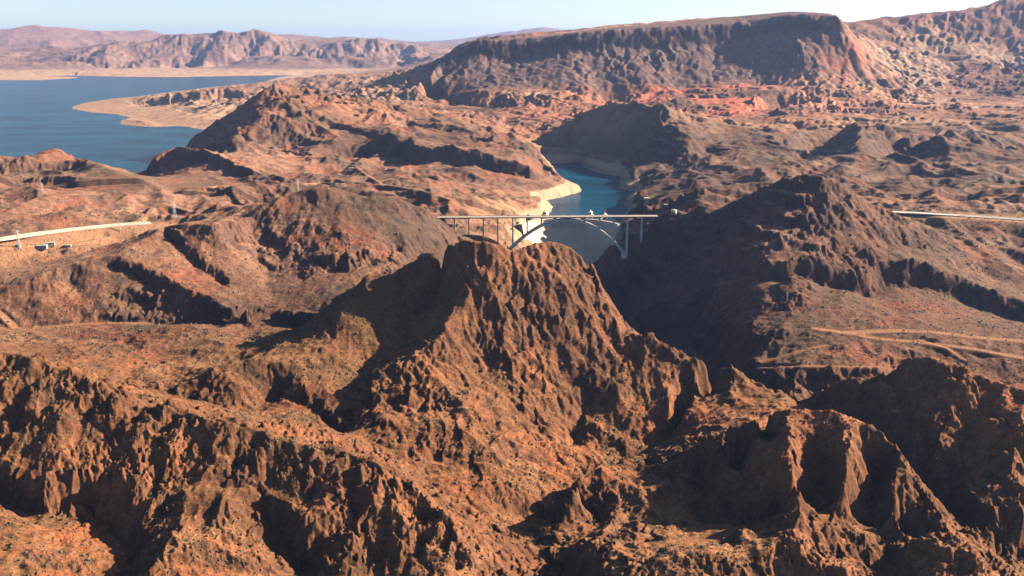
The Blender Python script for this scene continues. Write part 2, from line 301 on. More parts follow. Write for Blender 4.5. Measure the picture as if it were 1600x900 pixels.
def grad(Hh):
    Ha = np.gradient(Hh, axis=1) / (av[1] - av[0])
    Hs = np.gradient(Hh, axis=0) / np.gradient(sv)[:, None]
    gx = Ha / YY; gy = (Hs - av[None] * Ha) / YY
    return gx.astype(np.float32), gy.astype(np.float32)
def blur(Hh, n):
    for _ in range(n):
        q = np.pad(Hh, 1, mode='edge'); Hh = 0.25 * (q[:-2, 1:-1] + q[2:, 1:-1] + q[1:-1, :-2] + q[1:-1, 2:]) * 0.7 + 0.3 * Hh
    return Hh.astype(np.float32)
# small domain warp so the breaklines wander like real crests
def polydist(x, y, pts):
    """distance to a plan polyline and the interpolated height along it"""
    best = np.full(x.shape, 1e9, np.float32); z = np.zeros(x.shape, np.float32)
    for (x0, y0, z0), (x1, y1, z1) in zip(pts[:-1], pts[1:]):
        dx, dy = x1 - x0, y1 - y0; l2 = dx * dx + dy * dy + 1e-6
        t = np.clip(((x - x0) * dx + (y - y0) * dy) / l2, 0, 1)
        d = np.hypot(x - x0 - t * dx, y - y0 - t * dy); m = d < best
        best = np.where(m, d, best); z = np.where(m, z0 + t * (z1 - z0), z)
    return best, z
wsc = np.minimum(YY * 0.02, 130.0)
w1 = (fbm(XX / 1, YY, 90.0, 3, 3)); w2 = fbm(XX, YY, 90.0, 3, 11)
w1 *= 12.0 + 14 * sstep(5000, 9000, YY); w2 *= 12.0 + 14 * sstep(5000, 9000, YY)
xw, yw = XX + w1, YY + w2
base = blur(base, 2)
B = samp(base, xw / yw, np.log(yw))
del xw, yw, w1, w2
HGT = B.copy()
gx, gy = grad(blur(B, 3)); sl0 = blur(np.hypot(gx, gy), 6)
log('sampled')
# lakes: where the relief dips under 0 beyond the dam
lake_dist = B.copy()            # height above the lake, used for the shore mask

def erosion(Hh, Lw, amp, seed, mask):
    """gullies and spurs of spacing Lw that run down the slope"""
    gx, gy = grad(blur(Hh, 2)); m = np.hypot(gx, gy) + 1e-4
    dx, dy = -gy / m, gx / m
    st = sstep(0.08, 0.55, m)
    def f(x, y, dx, dy, ph):
        px = x / Lw; py = y / Lw; ix = np.floor(px); iy = np.floor(py); fx = px - ix; fy = py - iy
        ix = ix.astype(np.int32); iy = iy.astype(np.int32); acc = 0; wt = 0
        for i in (-1, 0, 1):
            for j in (-1, 0, 1):
                h = PERM[PERM[(ix + i + seed * 13) & 255] + ((iy + j + seed * 7) & 255)]
                ox = fx - i - 0.5 + (R1[h] - 0.5) * 0.8; oy = fy - j - 0.5 + (R2_[h] - 0.5) * 0.8
                ww = np.exp(-2.2 * (ox * ox + oy * oy)); acc = acc + np.cos(2 * np.pi * (ox * dx + oy * dy) + ph) * ww; wt = wt + ww
        return (acc / wt).astype(np.float32)
    ph = gnoise(XX / np.float32(Lw * 1.1), YY / np.float32(Lw * 1.1), seed + 400) * 1.7
    n = par(f, XX, YY, dx, dy, ph)
    n = 1.0 - 2.0 * np.sqrt(0.01 + (0.5 - 0.5 * n) ** 2 * 0.98)        # sharper crests
    fade = sstep(2.2, 5.0, Lw / CELL)
    return Hh + amp * n * st * fade * mask
def facets(x, y, Lc, seed):
    """broken rock: nearest-cell tilted planes"""
    def f(x, y):
        px = x / Lc; py = y / Lc; ix = np.floor(px); iy = np.floor(py); fx = px - ix; fy = py - iy; ix = ix.astype(np.int32); iy = iy.astype(np.int32)
        bd = np.full(px.shape, 9.0, np.float32); out = np.zeros(px.shape, np.float32)
        for i in (-1, 0, 1):
            for j in (-1, 0, 1):
                h = PERM[PERM[(ix + i + seed * 13) & 255] + ((iy + j + seed * 7) & 255)]
                ox = fx - i - 0.15 - 0.7 * R1[h]; oy = fy - j - 0.15 - 0.7 * R2_[h]; d = ox * ox + oy * oy
                v = (R1[(h + 91) & 255] - 0.5) * 0.9 + ox * (R2_[(h + 37) & 255] - 0.5) * 2.2 + oy * (R1[(h + 53) & 255] - 0.5) * 2.2
                m = d < bd; bd = np.where(m, d, bd); out = np.where(m, v, out)
        return out.astype(np.float32)
    return par(f, x, y)
def ridged0(x, y, L0, n, seed):
    o = 0; a = 1.0; t = 0
    wx = gnoise(x / np.float32(L0 * 1.3), y / np.float32(L0 * 1.3), seed + 50) * np.float32(L0 * 0.35)
    wy = gnoise(x / np.float32(L0 * 1.3), y / np.float32(L0 * 1.3), seed + 51) * np.float32(L0 * 0.35)
    for k in range(n):
        Lk = np.float32(L0 / 2 ** k); o = o + a * (1 - 2 * np.abs(gnoise((x + wx) / Lk, (y + wy) / Lk, seed + k))); t += a; a *= 0.5
    return o / np.float32(t)
one = np.ones_like(B)
fr1 = 1 - sstep(1040, 1200, YY)
near = 1 - sstep(4200, 5600, YY); far = sstep(4200, 6000, YY); vfar = sstep(11000, 15000, YY)
land = sstep(1, 30, B) * (YY > 3000) + (YY <= 3000)
land = np.where(YY > 3000, land * (0.25 + 0.75 * sstep(10, 70, B)), land).astype(np.float32)
# where rock crops out (low-frequency patches) and where it is smooth scree
patch = fbm(XX, YY, 260.0, 3, 40)
fore = 1 - sstep(1250, 1750, YY)
smo = np.exp(-(np.maximum(0, np.hypot((XX + 370) / 300, (YY - 1480) / 230) - 0.55) * 3) ** 2).astype(np.float32)
smo = np.maximum(smo, np.exp(-(((XX - 150) / 100) ** 2 + ((YY - 1330) / 90) ** 2))).astype(np.float32)
rock = (1 - 0.8 * smo) * np.clip(sstep(-0.12, 0.30, patch + 0.9 * (sl0 - 0.42)) * (0.55 + 0.45 * sstep(0.2, 0.5, sl0)) + 0.35 * fore * sstep(0.15, 0.4, sl0) + 0.25 * sstep(2300, 2900, YY), 0, 1).astype(np.float32)
mesam = (sstep(6700, 7000, YY) * (1 - sstep(8500, 9000, YY)) * sstep(-0.12, -0.08, XX / YY) * (1 - sstep(0.33, 0.38, XX / YY))).astype(np.float32)
hill = fbm(XX, YY, 420.0, 4, 300); hill2 = ridged0(XX, YY, 300.0, 4, 310)
mid2 = sstep(1700, 2600, YY) * (1 - sstep(9000, 12000, YY)) * (1 - 0.95 * mesam)
calm = 1 - np.exp(-((XX + 1290) / 230) ** 2 - ((YY - 3150) / 450) ** 2).astype(np.float32)
land = (land * calm).astype(np.float32)
HGT += land * mid2 * (hill * 26 * (1 - 0.8 * mesam) + (hill2 - 0.5) * 42 * (1 - 0.65 * far)) * (1 - 0.6 * sstep(0.35, 0.6, sl0))
HGT += land * (1 - sstep(1500, 2000, YY)) * ((ridged0(XX, YY, 110.0, 4, 330) - 0.5) * 10) * (1 - 0.5 * sstep(0.35, 0.6, sl0))
for Lw, amp, sd_, mk in ((1600, 90, 1, vfar), (800, 60, 2, np.maximum(vfar, far * 0.6)), (400, 28, 3, far * (1 - mesam)), (210, 15, 4, far * land * (1 - 0.85 * mesam)), (110, 5.0, 5, land * (0.35 + 0.65 * rock) * (0.65 + 0.5 * far) * (1 - 0.4 * mesam)), (230, 9.0, 14, land * mesam), (115, 4.5, 15, land * mesam), (75, 5.0, 16, land * far * (1 - mesam)),
                        (50, 3.3, 6, land * rock * (0.7 + 1.1 * fr1 * (XX < -60))), (29, 2.0, 7, land * (0.3 + 0.7 * rock)), (15, 1.5, 8, land * (0.2 + rock))):
    HGT = erosion(HGT, np.float32(Lw), np.float32(amp), sd_, mk)
log('erosion')
# crags: ridged noise on steep ground
def ridged(L0, n, seed):
    o = 0; a = 1.0; t = 0
    wx = fbm(XX, YY, L0 * 0.8, 2, seed + 20) * np.float32(L0 * 0.4); wy = fbm(XX, YY, L0 * 0.8, 2, seed + 24) * np.float32(L0 * 0.4)
    for k in range(n):
        Lk = L0 / 2 ** k
        v = 1 - 2 * np.abs(gnoise((XX + wx) / np.float32(Lk), (YY + wy) / np.float32(Lk), seed + k)); o = o + a * v * sstep(1.6, 3.5, Lk / CELL); t += a; a *= 0.62
    return o / np.float32(t)
rg = ridged(46.0, 5, 60)
summit0 = np.exp(-(((XX + 20) / 110) ** 2 + ((YY - 1570) / 60) ** 2)).astype(np.float32)
HGT += (1 - 0.7 * summit0) * (rg - 0.5) * 9.0 * land * (0.05 + 0.90 * rock) * (0.8 + 0.3 * fore) * sstep(0.1, 0.4, sl0)
st1 = sstep(0.12, 0.4, sl0) * land * np.maximum(0.08 + 0.75 * rock, 0.75 * sstep(0.55, 0.9, sl0)) * (1 - 0.9 * mesam)
summit = np.exp(-(((XX + 20) / 110) ** 2 + ((YY - 1570) / 60) ** 2)).astype(np.float32); st1 *= 1 - 0.6 * summit
jx = gnoise(XX / 22, YY / 22, 700) * 7; jy = gnoise(XX / 22, YY / 22, 701) * 7
for Lc, am in ((44.0, 8.0), (21.0, 5.0), (10.0, 2.4), (5.0, 1.1)):
    HGT += facets(XX + jx + 0.35 * HGT, (YY + jy) * 0.75, np.float32(Lc), int(Lc)) * (am * 0.9) * (1 if Lc < 40 else near) * st1 * sstep(1.5, 3.2, Lc / CELL)
rgf = ridged(520.0, 5, 80)
rgf = rgf * (0.5 + 0.9 * sstep(-0.25, 0.3, fbm(XX, YY, 1500.0, 2, 88)))
HGT += (rgf - 0.5) * 24.0 * land * far * (1 - 0.92 * mesam) * sstep(0.03, 0.2, sl0)
rv = ridged(2600.0, 4, 140); HGT += (rv - 0.5) * 170.0 * vfar * sstep(60, 260, B)
penz = ((YY > 5700) * (YY < 12500) * (XX / YY < -0.1)).astype(np.float32); HGT += penz * sstep(8, 60, B) * (ridged0(XX, YY, 300.0, 4, 350) - 0.45) * 45
# tilted strata: benches and cliff bands
strat = HGT + 0.06 * XX + 34 * fbm(XX, YY, 260.0, 4, 90)
D = 38.0
fr = strat / D; fr = fr - np.floor(fr)
band = (sstep(0.32, 0.62, fr) - fr) * D
bm = rock * land * near * sstep(-0.1, 0.3, fbm(XX, YY, 340.0, 2, 95) + 0.3 * (1 - fore)) * sstep(0.15, 0.35, sl0)
HGT += band * 0.75 * bm * (1 - 0.8 * fore) * sstep(0.0, 0.25, fbm(XX, YY, 150.0, 2, 98))
del fr, band, strat
# boulders and shrubby lumps
HGT += fbm(XX, YY, 9.0, 2, 120) * 1.0 * sstep(2.2, 4, 9.0 / CELL) * land + fbm(XX, YY, 24.0, 2, 124) * 2.0 * land * sstep(2.2, 4, 24.0 / CELL)
# keep the lake where it is, and dry land dry
up = (YY > 2940) | ((YY > 2860) & (B > 0))
shore = up
HGT = np.where(up & (B <= 0), np.minimum(HGT, -1.0 + B * 0.5), np.where(up, np.maximum(HGT, np.minimum(B, 4.0) * 0.6 + 0.3), HGT)).astype(np.float32)
# steep bleached banks: the relief climbs fast from the water line
bank = 16.0 * sstep(0.0, 5.0, B) * (YY > 2960) * (YY < 5600)
HGT = HGT + bank.astype(np.float32)
# the flat-topped ground under roads
def flatten(pts, half, fall, dz=0.0):
    global HGT
    pts = [tuple(p) for p in pts]
    xs = [p[0] for p in pts]; ys = [p[1] for p in pts]; mar = half + fall
    j0, j1 = np.searchsorted(sv, [math.log(min(ys) - mar), math.log(max(ys) + mar)])
    sub = slice(int(j0), int(j1)); d, z = polydist(XX[sub], YY[sub], pts)
    k = 1 - sstep(half, half + fall, d)
    HGT[sub] = HGT[sub] * (1 - k) + (z + dz) * k
HWY_L = [P(-140,388,170), P(-60,381,168), P(0,374,166), P(60,365,164), P(120,357.5,162), P(180,351.5,160), P(215,349,158), P(236,348,156)]
HWY_R = [P(1395,331,158), P(1440,333,157), P(1480,335.5,156), P(1540,339,154), P(1600,343,152), P(1680,350,150), P(1760,358,150)]
flatten([(x, y, z - 7) for x, y, z in HWY_L[:4]], 16, 50); flatten([(x, y, z - 1.5) for x, y, z in HWY_L[3:]], 18, 45)
flatten([(x, y, z - 7) for x, y, z in HWY_R[:3]], 14, 40); flatten([(x, y, z - 1.2) for x, y, z in HWY_R[2:]], 30, 50)
def height(x, y):
    a = x / y; s = math.log(y)
    j = int(np.clip(np.searchsorted(sv, s) - 1, 0, NS - 2)); i = int(np.clip((a - av[0]) / (av[1] - av[0]), 0, NA - 2))
    fj = (s - sv[j]) / (sv[j + 1] - sv[j]); fi = (a - av[i]) / (av[1] - av[0])
    return float(HGT[j, i] * (1 - fj) * (1 - fi) + HGT[j + 1, i] * fj * (1 - fi) + HGT[j, i + 1] * (1 - fj) * fi + HGT[j + 1, i + 1] * fj * fi)
def hit(u, v, y0=650, y1=20000):
    """first ground point that the sight line of a pixel meets beyond y0"""
    t = tslope(v); zc = (450.0 - v) / FPX; a = (u - 800.0) / FPX / (CT + zc * ST)
    y = y0
    while y < y1:
        if height(a * y, y) >= CAM_H - t * y: break
        y *= 1.0015
    return (a * y, y, height(a * y, y))
ROADS = []          # dirt tracks: plan polylines, half width
for pts, hw in (([(-20,478),(0,490),(10,500),(24,513),(60,520)], 6), ([(60,512),(110,508),(170,506),(230,506)], 4.5),
            ([(1275,514),(1320,520),(1370,529),(1450,536),(1520,546),(1600,560)], 7), ([(1320,520),(1400,517),(1460,519),(1530,528),(1610,534)], 9),
            ([(1440,532),(1480,545),(1505,562)], 4), ([(1185,578),(1250,573),(1370,574)], 3.5), ([(1190,566),(1240,552),(1290,540)],3),
            ([(560,262),(575,275),(600,290),(660,298),(705,312)], 6), ([(450,268),(500,272),(540,284),(600,291)], 5), ([(440,290),(500,285),(560,289)],4),
            ([(205,350),(232,335),(238,325),(255,318),(300,330)], 8), ([(0,387),(60,384),(110,381),(165,373)], 8)):
    q = [hit(u, v) for u, v in pts]
    ok = all(abs(a[1] - b[1]) < 900 for a, b in zip(q[:-1], q[1:]))
    if not ok: log('road jump', pts[0], [round(a[1]) for a in q]); continue
    flatten(q, hw, 6); ROADS.append((q, hw))
log('roads')

# ------------------------------------------------------------------ ground colours (geology, not light)
gx, gy = grad(HGT); slope = np.hypot(gx, gy)
slb = blur(slope, 2)
def c3(*c): return np.array(c, np.float32)
n1 = fbm(XX, YY, 420.0, 4, 200); n2 = fbm(XX, YY, 70.0, 4, 210); n3 = fbm(XX, YY, 14.0, 3, 220) * sstep(1.5, 3, 14 / CELL); n4 = fbm(XX, YY, 1800.0, 4, 230)
def mix(C, c, k): return C + (np.asarray(c, np.float32) - C) * k[..., None]
C = np.zeros(B.shape + (3,), np.float32)
n5 = fbm(XX, YY, 150.0, 4, 240); n6 = fbm(XX + 0.5 * HGT, YY - 0.5 * HGT, 32.0, 3, 250) * sstep(1.2, 2.5, 32 / CELL)
C[:] = c3(0.27, 0.145, 0.083)                                        # red-brown scree
C = mix(C, c3(0.37, 0.225, 0.13), sstep(-0.1, 0.45, n1 + 0.5 * n2))    # tan soil
C = mix(C, c3(0.34, 0.125, 0.06), sstep(0.12, 0.4, n5) * 0.75) # orange-red patches
C = mix(C, c3(0.165, 0.13, 0.075), sstep(0.0, 0.35, -n5 * 0.7 - n1 + 0.3 * n2) * 0.75 * (1 - sstep(0.6, 0.95, slb)))  # scrub
rk = sstep(0.45, 0.85, slb + 0.35 * n6 + 0.3 * n2)
rc = mix(np.broadcast_to(c3(0.12, 0.075, 0.055), C.shape), c3(0.25, 0.135, 0.08), sstep(-0.15, 0.35, n5 + n6 * 0.7))
C = C + (rc - C) * (rk * 0.8)[..., None]
C = mix(C, c3(0.085, 0.065, 0.055), sstep(0.18, 0.42, n6 + 0.35 * n2 - 0.15 * n1) * 0.7)      # desert varnish
C = C * (1 + 0.45 * n3 + 0.2 * n2)[..., None]
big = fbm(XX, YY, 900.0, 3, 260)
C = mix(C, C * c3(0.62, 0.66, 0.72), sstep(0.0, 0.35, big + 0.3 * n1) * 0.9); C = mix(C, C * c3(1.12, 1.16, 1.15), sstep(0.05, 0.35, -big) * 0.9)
gC = C.mean(-1, keepdims=True); C = gC + (C - gC) * 0.86
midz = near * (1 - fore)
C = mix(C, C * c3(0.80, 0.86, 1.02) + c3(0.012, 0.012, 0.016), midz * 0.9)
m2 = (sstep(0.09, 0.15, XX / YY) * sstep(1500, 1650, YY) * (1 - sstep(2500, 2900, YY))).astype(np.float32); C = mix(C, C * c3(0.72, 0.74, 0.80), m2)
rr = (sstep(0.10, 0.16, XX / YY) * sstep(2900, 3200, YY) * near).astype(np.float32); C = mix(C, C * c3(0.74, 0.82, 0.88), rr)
# greener scrub hill left of the main peak
grn = np.maximum(np.exp(-(((XX + 330) / 190) ** 2 + ((YY - 1500) / 130) ** 2)), 0); C = mix(C, c3(0.15, 0.12, 0.06), grn * sstep(-0.4, 0.3, n2) * 0.75)
# bleached shore of the reservoirs
ringm = (YY > 2700) * sstep(0.0, 2.0, -(HGT - 41 - 5 * n2)) * (B > -3) * sstep(0.0, 1.0, 1 - (YY > 5800) * 0.55 * np.ones_like(B))
ringm = ringm * (HGT < 60)
ring_zone = ((XX / YY > -0.01) & (XX / YY < 0.35)) | (YY > 5800)  # sectors that get the bleached shore band: dam channel and far shores
C = mix(C, c3(0.45, 0.385, 0.31) * np.ones_like(C) * (1 + 0.25 * n3 + 0.2 * n2)[..., None], (ringm * ring_zone).astype(np.float32))
# pale gorge rock by the dam
pal = np.exp(-(((XX - 10) / 130) ** 2 + ((YY - 2950) / 330) ** 2)) * sstep(-0.5, 0.1, n2 + n3 * 0.5); C = mix(C, c3(0.46, 0.33, 0.22), pal * 0.8)
# washes
lowk = (1 - sstep(0.10, 0.26, slb)) * fore; C = mix(C, c3(0.38, 0.24, 0.12), lowk * 0.5)
# far country: pinks, pale badlands, dark mesa
badl = far * (1 - mesam); n1 = n1 * 0.8
C = mix(C, mix(mix(mix(np.broadcast_to(c3(0.27, 0.16, 0.12), C.shape), c3(0.38, 0.20, 0.15), sstep(0.0, 0.45, n1)), c3(0.46, 0.38, 0.29), sstep(0.0, 0.35, n4 + 0.6 * n2)), c3(0.11, 0.08, 0.07), sstep(0.05, 0.4, -n4 * 0.5 - n1 + 0.35 * n2)), badl)
redm = (np.exp(-(((XX / YY - 0.19) / 0.11) ** 2)) * sstep(5300, 5700, YY) * (1 - sstep(6900, 7200, YY))).astype(np.float32)
C = mix(C, c3(0.56, 0.19, 0.13), redm * sstep(-0.05, 0.2, n1 + n2 * 0.5) * 0.85)
mm = mesam * sstep(240, 300, B + 60 * n1); C = mix(C, c3(0.155, 0.125, 0.125) * np.ones_like(C) * (1 + 0.25 * n2)[..., None], mm)
C = mix(C, c3(0.07, 0.055, 0.05), mesam * sstep(0.9, 1.5, slb) * sstep(380, 450, B))
nose = (np.exp(-((XX / YY - 0.365) / 0.03) ** 2) * sstep(6500, 6700, YY) * (1 - sstep(7500, 7700, YY))).astype(np.float32); C = mix(C, c3(0.42, 0.19, 0.13), nose * sstep(-0.3, 0.3, n1 + n2))
lav = (vfar).astype(np.float32); C = mix(C, c3(0.21, 0.165, 0.155) * np.ones_like(C) * (1 + 0.5 * n1)[..., None], lav * 0.9)
beach = vfar * (1 - sstep(50, 110, B + 40 * n1)); C = mix(C, c3(0.42, 0.345, 0.265), beach)
pinkf = (sstep(23000, 26000, YY) * (1 - sstep(-0.45, -0.25, XX / YY))).astype(np.float32); C = mix(C, c3(0.30, 0.215, 0.20), pinkf * 0.7)
pen = ((YY > 5600) * (YY < 12500) * (1 - sstep(-0.13, -0.08, XX / YY))).astype(np.float32); C = mix(C, c3(0.37, 0.29, 0.225) * (1 + 0.3 * n2 + 0.3 * n3)[..., None], pen * 0.85)
C = mix(C, c3(0.25, 0.17, 0.14), pen * sstep(60, 110, B + 40 * n1) * 0.7)
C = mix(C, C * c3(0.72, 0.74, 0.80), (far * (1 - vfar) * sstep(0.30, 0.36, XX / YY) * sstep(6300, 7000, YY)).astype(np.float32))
# graded ground around the highways and dirt tracks
def paint(pts, half, soft, col, k=1.0):
    global C
    xs = [p[0] for p in pts]; ys = [p[1] for p in pts]; mar = half + soft
    j0, j1 = np.searchsorted(sv, [math.log(min(ys) - mar), math.log(max(ys) + mar)]); sub = slice(int(j0), int(j1))
    d, _ = polydist(XX[sub], YY[sub], pts); kk = (1 - sstep(half, half + soft, d)) * k
    C[sub] = C[sub] + (np.array(col, np.float32) - C[sub]) * kk[..., None]
paint(HWY_L, 25, 70, (0.34, 0.24, 0.17), 0.55); paint(HWY_R, 25, 60, (0.42, 0.30, 0.19), 0.7)
paint([P(-100,410,118), P(0,405,118), P(100,395,124), P(190,370,140)], 50, 120, (0.33, 0.225, 0.155), 0.6)
for q, hw in ROADS: paint(q, hw * 0.8, 6, (0.36, 0.25, 0.17), 0.65)
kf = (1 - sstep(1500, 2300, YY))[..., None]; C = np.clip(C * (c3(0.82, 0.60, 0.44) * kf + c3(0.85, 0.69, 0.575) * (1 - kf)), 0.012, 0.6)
log('colours')

# ------------------------------------------------------------------ materials
def principled(name):
    m = bpy.data.materials.new(name); m.use_nodes = True
    return m, m.node_tree, m.node_tree.nodes['Principled BSDF']
def ground_material(name, near_scale):
    m, nt, b = principled(name); b.inputs['Roughness'].default_value = 0.95; b.inputs['Specular IOR Level'].default_value = 0.1
    at = nt.nodes.new('ShaderNodeAttribute'); at.attribute_name = 'geology'
    tc = nt.nodes.new('ShaderNodeTexCoord')
    n = nt.nodes.new('ShaderNodeTexNoise'); n.inputs['Scale'].default_value = near_scale; n.inputs['Detail'].default_value = 5; n.inputs['Roughness'].default_value = 0.7
    nt.links.new(tc.outputs['Object'], n.inputs['Vector'])
    v = nt.nodes.new('ShaderNodeTexNoise'); v.inputs['Scale'].default_value = near_scale * 2.6; v.inputs['Detail'].default_value = 2
    nt.links.new(tc.outputs['Object'], v.inputs['Vector'])
    mr = nt.nodes.new('ShaderNodeMapRange'); mr.inputs[1].default_value = 0.3; mr.inputs[2].default_value = 0.7; mr.inputs[3].default_value = 0.5; mr.inputs[4].default_value = 1.5
    nt.links.new(n.outputs[0], mr.inputs[0])
    mul = nt.nodes.new('ShaderNodeVectorMath'); mul.operation = 'SCALE'
    nt.links.new(at.outputs['Color'], mul.inputs[0]); nt.links.new(mr.outputs[0], mul.inputs['Scale'])
    # scattered scrub as dark olive specks
    cr = nt.nodes.new('ShaderNodeMapRange'); cr.inputs[1].default_value = 0.60; cr.inputs[2].default_value = 0.68; cr.inputs[3].default_value = 0; cr.inputs[4].default_value = 0.55
    nt.links.new(v.outputs[0], cr.inputs[0])
    mx = nt.nodes.new('ShaderNodeMix'); mx.data_type = 'RGBA'; mx.inputs[7].default_value = (0.07, 0.05, 0.028, 1)
    nt.links.new(cr.outputs[0], mx.inputs[0]); nt.links.new(mul.outputs[0], mx.inputs[6]); nt.links.new(mx.outputs[2], b.inputs['Base Color'])
    bp = nt.nodes.new('ShaderNodeBump'); bp.inputs['Strength'].default_value = 0.75 if near_scale > 0.1 else 0.25; bp.inputs['Distance'].default_value = 0.55 / near_scale
    nt.links.new(n.outputs[0], bp.inputs['Height']); nt.links.new(bp.outputs[0], b.inputs['Normal'])
    return m
MG = [ground_material('rocky_ground', 0.22), ground_material('badland_ground', 0.03), ground_material('far_ground', 0.01)]
def simple(name, col, rough=0.8, noise=0.0, scale=1.0, metal=0.0):
    m, nt, b = principled(name); b.inputs['Roughness'].default_value = rough; b.inputs['Metallic'].default_value = metal
    b.inputs['Base Color'].default_value = (*col, 1)
    if noise:
        tc = nt.nodes.new('ShaderNodeTexCoord'); n = nt.nodes.new('ShaderNodeTexNoise'); n.inputs['Scale'].default_value = scale; n.inputs['Detail'].default_value = 4
        nt.links.new(tc.outputs['Object'], n.inputs['Vector'])
        r = nt.nodes.new('ShaderNodeValToRGB'); r.color_ramp.elements[0].position = 0.3; r.color_ramp.elements[1].position = 0.7
        r.color_ramp.elements[0].color = (*[c * (1 - noise) for c in col], 1); r.color_ramp.elements[1].color = (*[min(1, c * (1 + noise)) for c in col], 1)
        nt.links.new(n.outputs[0], r.inputs[0]); nt.links.new(r.outputs[0], b.inputs['Base Color'])
    return m
CONC = simple('pale_concrete', (0.50, 0.45, 0.38), 0.85, 0.12, 0.05)
CONC_D = simple('grey_concrete', (0.64, 0.58, 0.50), 0.85, 0.15, 0.05)
DAMC = simple('dam_concrete', (0.80, 0.62, 0.46), 0.9, 0.10, 0.03)
ASPH = simple('worn_asphalt', (0.16, 0.145, 0.13), 0.9, 0.15, 0.1)
ROADC = simple('concrete_pavement', (0.50, 0.44, 0.35), 0.85, 0.08, 0.1)
STEEL = simple('galvanised_steel', (0.34, 0.34, 0.33), 0.5, 0.05, 1.0, 0.5)
WHITE = simple('white_paint', (0.38, 0.34, 0.29), 0.6, 0.05, 0.5)
ROOF = simple('green_grey_roof', (0.25, 0.28, 0.24), 0.7, 0.1, 0.5)
GLASS = simple('dark_window', (0.03, 0.04, 0.05), 0.2)

# ------------------------------------------------------------------ terrain meshes
def terrain(name, j0, j1, mat):
    n = j1 - j0; co = np.empty((n, NA, 3), np.float32)
    co[..., 0] = XX[j0:j1]; co[..., 1] = YY[j0:j1]; co[..., 2] = HGT[j0:j1]
    me = bpy.data.meshes.new(name); me.vertices.add(n * NA); me.vertices.foreach_set('co', co.ravel())
    idx = np.arange(n * NA, dtype=np.int32).reshape(n, NA)
    q = np.stack([idx[:-1, :-1], idx[:-1, 1:], idx[1:, 1:], idx[1:, :-1]], -1).reshape(-1)
    nf = (n - 1) * (NA - 1)
    me.loops.add(nf * 4); me.loops.foreach_set('vertex_index', q)
    me.polygons.add(nf); me.polygons.foreach_set('loop_start', np.arange(nf, dtype=np.int32) * 4)
    me.polygons.foreach_set('use_smooth', np.ones(nf, bool))
    me.update(calc_edges=True)
    at = me.attributes.new('geology', 'FLOAT_COLOR', 'POINT')
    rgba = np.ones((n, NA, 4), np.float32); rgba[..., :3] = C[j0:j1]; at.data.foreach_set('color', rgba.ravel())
    me.materials.append(mat); o = bpy.data.objects.new(name, me); COL.objects.link(o); o['kind'] = 'structure'
    return o
js = [0, int(np.searchsorted(sv, math.log(5600))), int(np.searchsorted(sv, math.log(12500))), NS]
terrain('canyon_hills', js[0], js[1] + 1, MG[0]); terrain('mesa_and_badlands', js[1], js[2] + 1, MG[1]); terrain('distant_mountains', js[2], js[3], MG[2])
log('terrain')
#@@OBJECTS
def link(name, bm, mat, parent=None, smooth=False):
    me = bpy.data.meshes.new(name); bm.normal_update(); bm.to_mesh(me); bm.free()
    if smooth: me.polygons.foreach_set('use_smooth', [True] * len(me.polygons))
    me.materials.append(mat); o = bpy.data.objects.new(name, me); COL.objects.link(o)
    if parent: o.parent = parent
    return o
# desert scrub: far too many bushes to count
def scrub():
    g = np.random.default_rng(5); N = 90000
    yy = np.exp(g.uniform(math.log(680), math.log(2600), N)); xx = g.uniform(-0.68, 0.68, N) * yy
    jj = np.clip(np.searchsorted(sv, np.log(yy)) - 1, 0, NS - 2); ii = np.clip(((xx / yy - av[0]) / (av[1] - av[0])).astype(int), 0, NA - 2)
    dens = sstep(-0.35, 0.4, n2[jj, ii] + 0.5 * n5[jj, ii]) * (1 - sstep(0.7, 1.1, slope[jj, ii])) * (HGT[jj, ii] > 5)
    keep = g.random(N) < 0.08 + 0.75 * dens; xx, yy, jj, ii = xx[keep], yy[keep], jj[keep], ii[keep]
    fi = (xx / yy - av[ii]) / (av[1] - av[0]); fj = (np.log(yy) - sv[jj]) / (sv[jj + 1] - sv[jj])
    zz = HGT[jj, ii] * (1 - fi) * (1 - fj) + HGT[jj, ii + 1] * fi * (1 - fj) + HGT[jj + 1, ii] * (1 - fi) * fj + HGT[jj + 1, ii + 1] * fi * fj
    n = len(xx); r = np.exp(g.normal(-0.25, 0.4, n)).clip(0.35, 2.2) * (1 + (yy - 700) / 3000); V_ = np.zeros((n, 9, 3), np.float32)
    a = np.arange(4) * np.pi / 2
    for k in range(4):
        q = r * g.uniform(0.7, 1.2, n); V_[:, k] = np.stack([xx + q * np.cos(a[k]), yy + q * np.sin(a[k]), zz - 0.3], 1)
        q = r * g.uniform(0.6, 1.1, n); V_[:, 4 + k] = np.stack([xx + q * np.cos(a[k] + 0.5), yy + q * np.sin(a[k] + 0.5), zz + 0.7 * r], 1)
    V_[:, 8] = np.stack([xx, yy, zz + 1.25 * r], 1)
    F = []
    for k in range(4): F += [(k, (k + 1) % 4, 4 + k), ((k + 1) % 4, 4 + (k + 1) % 4, 4 + k), (4 + k, 4 + (k + 1) % 4, 8)]
    F = (np.array(F, np.int32)[None] + (np.arange(n, dtype=np.int32) * 9)[:, None, None]).reshape(-1)
    me = bpy.data.meshes.new('desert_scrub'); me.vertices.add(n * 9); me.vertices.foreach_set('co', V_.ravel()); me.loops.add(len(F)); me.loops.foreach_set('vertex_index', F)
    me.polygons.add(len(F) // 3); me.polygons.foreach_set('loop_start', np.arange(0, len(F), 3, dtype=np.int32)); me.update(calc_edges=True)
    me.materials.append(simple('scrub_leaves', (0.085, 0.070, 0.040), 0.9, 0.35, 0.3)); o = bpy.data.objects.new('desert_scrub', me); COL.objects.link(o); o['kind'] = 'stuff'; log('scrub', n)
scrub()
